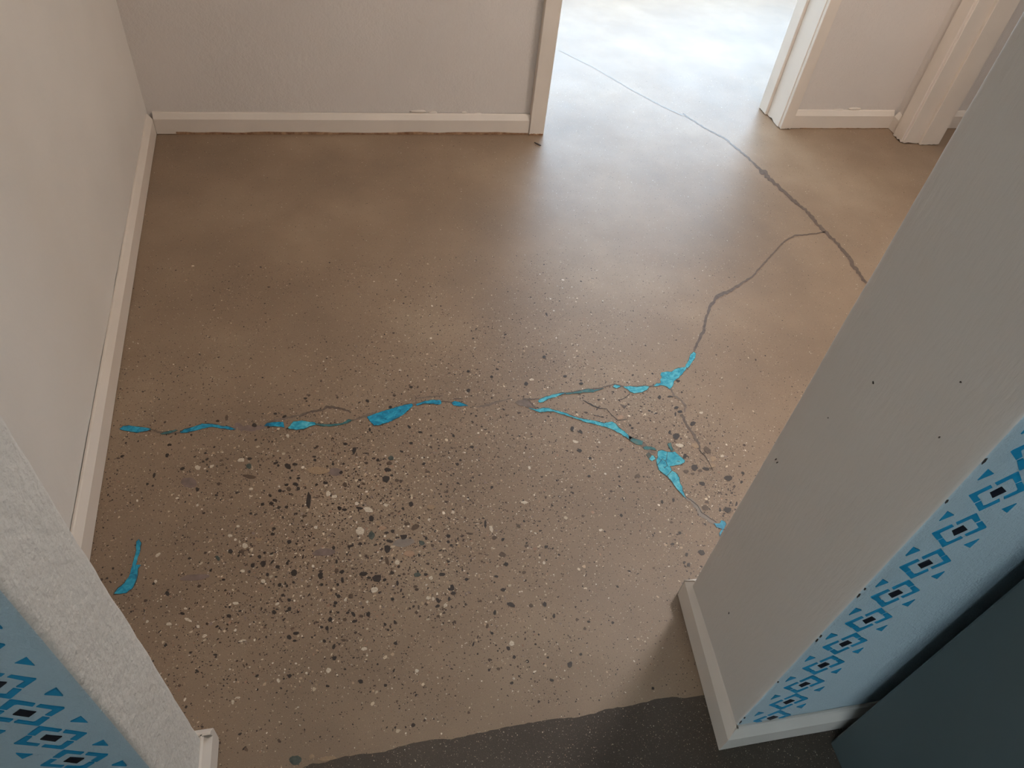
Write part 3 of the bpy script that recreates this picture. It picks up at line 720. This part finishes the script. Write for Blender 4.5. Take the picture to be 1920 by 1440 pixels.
def chip_mesh(name, P, R, W, z, parent):
    n = len(P); K = 6
    ang = rs.uniform(0, 6.283, n); asp = rs.uniform(0.32, 1.0, n)
    t = (np.arange(K)[None, :]+rs.uniform(-0.3, 0.3, (n, K)))*2*np.pi/K
    rad = R[:, None]*rs.uniform(0.7, 1.2, (n, K))
    x = np.cos(t)*rad; y = np.sin(t)*rad*asp[:, None]
    c, s = np.cos(ang)[:, None], np.sin(ang)[:, None]
    X = P[:, :1]+x*c-y*s; Y = P[:, 1:]+x*s+y*c
    Z = np.repeat((z+rs.uniform(0, 0.00012, n))[:, None], K, 1)
    co = np.stack([X, Y, Z], -1).reshape(-1, 3)
    me = bpy.data.meshes.new(name)
    me.vertices.add(n*K); me.vertices.foreach_set('co', co.ravel())
    me.loops.add(n*K); me.loops.foreach_set('vertex_index', np.arange(n*K, dtype=np.int32))
    me.polygons.add(n); me.polygons.foreach_set('loop_start', np.arange(0, n*K, K, dtype=np.int32))
    me.polygons.foreach_set('loop_total', np.full(n, K, dtype=np.int32))
    me.update()
    pick = rs.choice(len(tints), n, p=np.array(W)/sum(W))
    colr = np.array(tints)[pick]; colr[:, :3] *= rs.uniform(0.8, 1.2, (n, 1))
    at_ = me.attributes.new('tint', 'FLOAT_COLOR', 'POINT')
    at_.data.foreach_set('color', np.repeat(colr, K, 0).astype(np.float32).ravel())
    me.materials.append(MAT['chips'])
    o = bpy.data.objects.new(name, me); COL.objects.link(o); o.parent = parent
    o['kind'] = 'stuff'
    return o
# coarser chips where the floor was ground deepest
P = scatter(240000, -0.72, 1.3, 0.50, 2.0)
e = exposure(P)
keep = rs.uniform(0, 1, len(P)) < np.minimum(e**0.85*0.62, 0.6)
P, e = P[keep], e[keep]
R = 0.00103*np.exp(rs.normal(0, 0.55, len(P)))*(0.72+0.62*e)
R = np.clip(R, 0.0005, 0.0050)
chip_mesh('aggregate_chips', P, R, TW_big, 0.00025, floor)
# fine sand everywhere
P = scatter(90000, -0.74, 2.6, 0.47, 3.4)
R = 0.00085*np.exp(rs.normal(0, 0.38, len(P)))
chip_mesh('sand_grains', P, np.clip(R, 0.0004, 0.0022), TW_fine, 0.00012, floor)
# pale grains in the dark near floor
P = scatter(16000, -0.35, 1.0, 0.15, 0.478)
R = 0.00065*np.exp(rs.normal(0, 0.35, len(P)))
chip_mesh('pale_grains', P, np.clip(R, 0.0003, 0.0016), [.1,.1,.2,.25,.05,.25,.05,.2], 0.00042, floor)

# ------------------------------------------------------------------ grey cabinet against the stencilled wall
cab = tag(empty('cabinet', (0.896, 0.0, 0.0)), 'dark grey flat-sided cabinet standing close to the blue stencilled wall', 'cabinet')
def cab_box(name, x0, x1, y0, y1, z0, z1, mat, b=0.004):
    v, f = box_vf(x0, x1, y0, y1, z0, z1, b)
    v = [(p[0]-p[2]*0.040, p[1], p[2]) for p in v]      # its sides lean slightly
    return mesh_obj(name, v, f, mat, cab)
cab_box('body', 0.0, 0.62, -0.28, 0.345, 0.0015, 1.10, MAT['cabinet'])
cab_box('top', -0.004, 0.624, -0.30, 0.348, 1.101, 1.125, MAT['cabinet'])
d1 = cab_box('door', 0.01, 0.61, -0.302, -0.281, 0.08, 1.08, MAT['cabinet'])
hd = cab_box('handle', 0.05, 0.066, -0.334, -0.303, 0.52, 0.66, MAT['cabinet_trim'], 0.003); hd.parent = d1

# ------------------------------------------------------------------ ceiling light of the passage
def disc(name, c, r, z0, z1, mat, parent, n=32, dome=0.0):
    v = []; f = []
    rings = [(1.0, z1), (1.0, z0+dome), (0.92, z0+dome*0.5), (0.7, z0+dome*0.15), (0.35, z0)]
    for k, z in rings:
        for i in range(n):
            t = 2*math.pi*i/n; v.append((c[0]+math.cos(t)*r*k, c[1]+math.sin(t)*r*k, z))
    for k in range(len(rings)-1):
        for i in range(n):
            j = (i+1) % n; f.append((k*n+i, k*n+j, (k+1)*n+j, (k+1)*n+i))
    f.append(tuple(range((len(rings)-1)*n, len(rings)*n))); f.append(tuple(range(n))[::-1])
    return mesh_obj(name, v, f, mat, parent, smooth=False)
def lamp_mat(col, strength):
    t = NT('lit_diffuser'); t.set((0.9,0.9,0.88,1), 0.5)
    t.p.inputs['Emission Color'].default_value = col; t.p.inputs['Emission Strength'].default_value = strength
    return t.m
LAMP = (1.75, 1.65)
cl = tag(empty('ceiling_light_offscreen', (0, 0, 0)), 'round flush ceiling light with opal diffuser in the passage', 'lamp')
disc('base', LAMP, 0.19, 2.47, 2.499, MAT['alu'], cl)
disc('diffuser_offscreen', LAMP, 0.18, 2.41, 2.468, lamp_mat((1.0,0.92,0.86,1), 26.0), cl, dome=0.04)

# ------------------------------------------------------------------ small marks and litter
def sliver(name, a, b, w, hgt, mat):
    A, B = at(*a), at(*b); d = (B-A).normalized(); n = Vector((-d.y, d.x, 0))*w/2
    M = (A+B)/2
    base = [A-n*0.4, A+n*0.4, M+n, B+n*0.5, B-n*0.5, M-n]
    v = [(p.x, p.y, 0.0012) for p in base]+[(p.x, p.y, 0.0012+hgt) for p in base]
    f = [tuple(range(5,-1,-1)), tuple(range(6,12))]+[(i,(i+1) % 6,6+(i+1) % 6,6+i) for i in range(6)]
    return mesh_obj(name, v, f, mat)
tag(sliver('wood_splinter', (1002,268), (1014,274), 0.006, 0.003, MAT['splinter']), 'thin dark splinter lying on the floor by the doorway casing', 'splinter')

def wall_mark(px, py, x, w, h, ang, parent):
    """small scuff on the cream partition end"""
    d = RIGHT*(px-960) - UP*(py-720) + FWD*FPX
    p = CAM+d*((x-CAM.x)/d.x)
    r = random.Random(int(px)); pts = []
    for i in range(8):
        t = 2*math.pi*i/8; k = 1+r.uniform(-0.3, 0.3)
        u, v = math.cos(t)*w*k, math.sin(t)*h*k
        c, s = math.cos(ang), math.sin(ang)
        pts.append((p.y+u*c-v*s, p.z+u*s+v*c))
    xx = 0.674+0.02*(p.y-0.385)/0.305
    verts = [(xx-0.0014, q[0], q[1]) for q in pts]+[(xx+0.002, q[0], q[1]) for q in pts]
    faces = [tuple(range(8))]+[(i,(i+1) % 8,8+(i+1) % 8,8+i) for i in range(8)]
    mesh_obj('scuff_mark', verts, faces, MAT['crack'], parent)
for px, py, w, h, a in ((1635,718,0.002,0.0012,0.6),(1447,862,0.0008,0.0035,0.2),(1450,868,0.0007,0.003,0.2),(1808,716,0.0012,0.0008,0),(1366,1150,0.0006,0.003,-0.4),(1548,784,0.0008,0.0008,0),(1770,819,0.0008,0.0012,0)):
    wall_mark(px, py, 0.684, w, h, a, wall_partition_right)
# chipped arris of the stencilled partition end
r = random.Random(3)
for z, l in ((0.098,0.016),(0.122,0.008),(0.30,0.006),(0.47,0.010),(0.485,0.008),(0.62,0.012),(0.64,0.005),(0.86,0.008),(0.94,0.012)):
    v = [(0.6764,0.3846,z-l/2),(0.6756,0.3856,z-l*0.3),(0.6754,0.3860,z+l*0.35),(0.6766,0.3845,z+l/2),(0.6778,0.3843,z)]
    mesh_obj('paint_chip', v+[(a+0.004,b+0.004,c) for a, b, c in v], [(0,1,2,3,4),(5,6,1,0),(6,7,2,1),(7,8,3,2),(8,9,4,3),(9,5,0,4)], MAT['crack'], wall_partition_right)
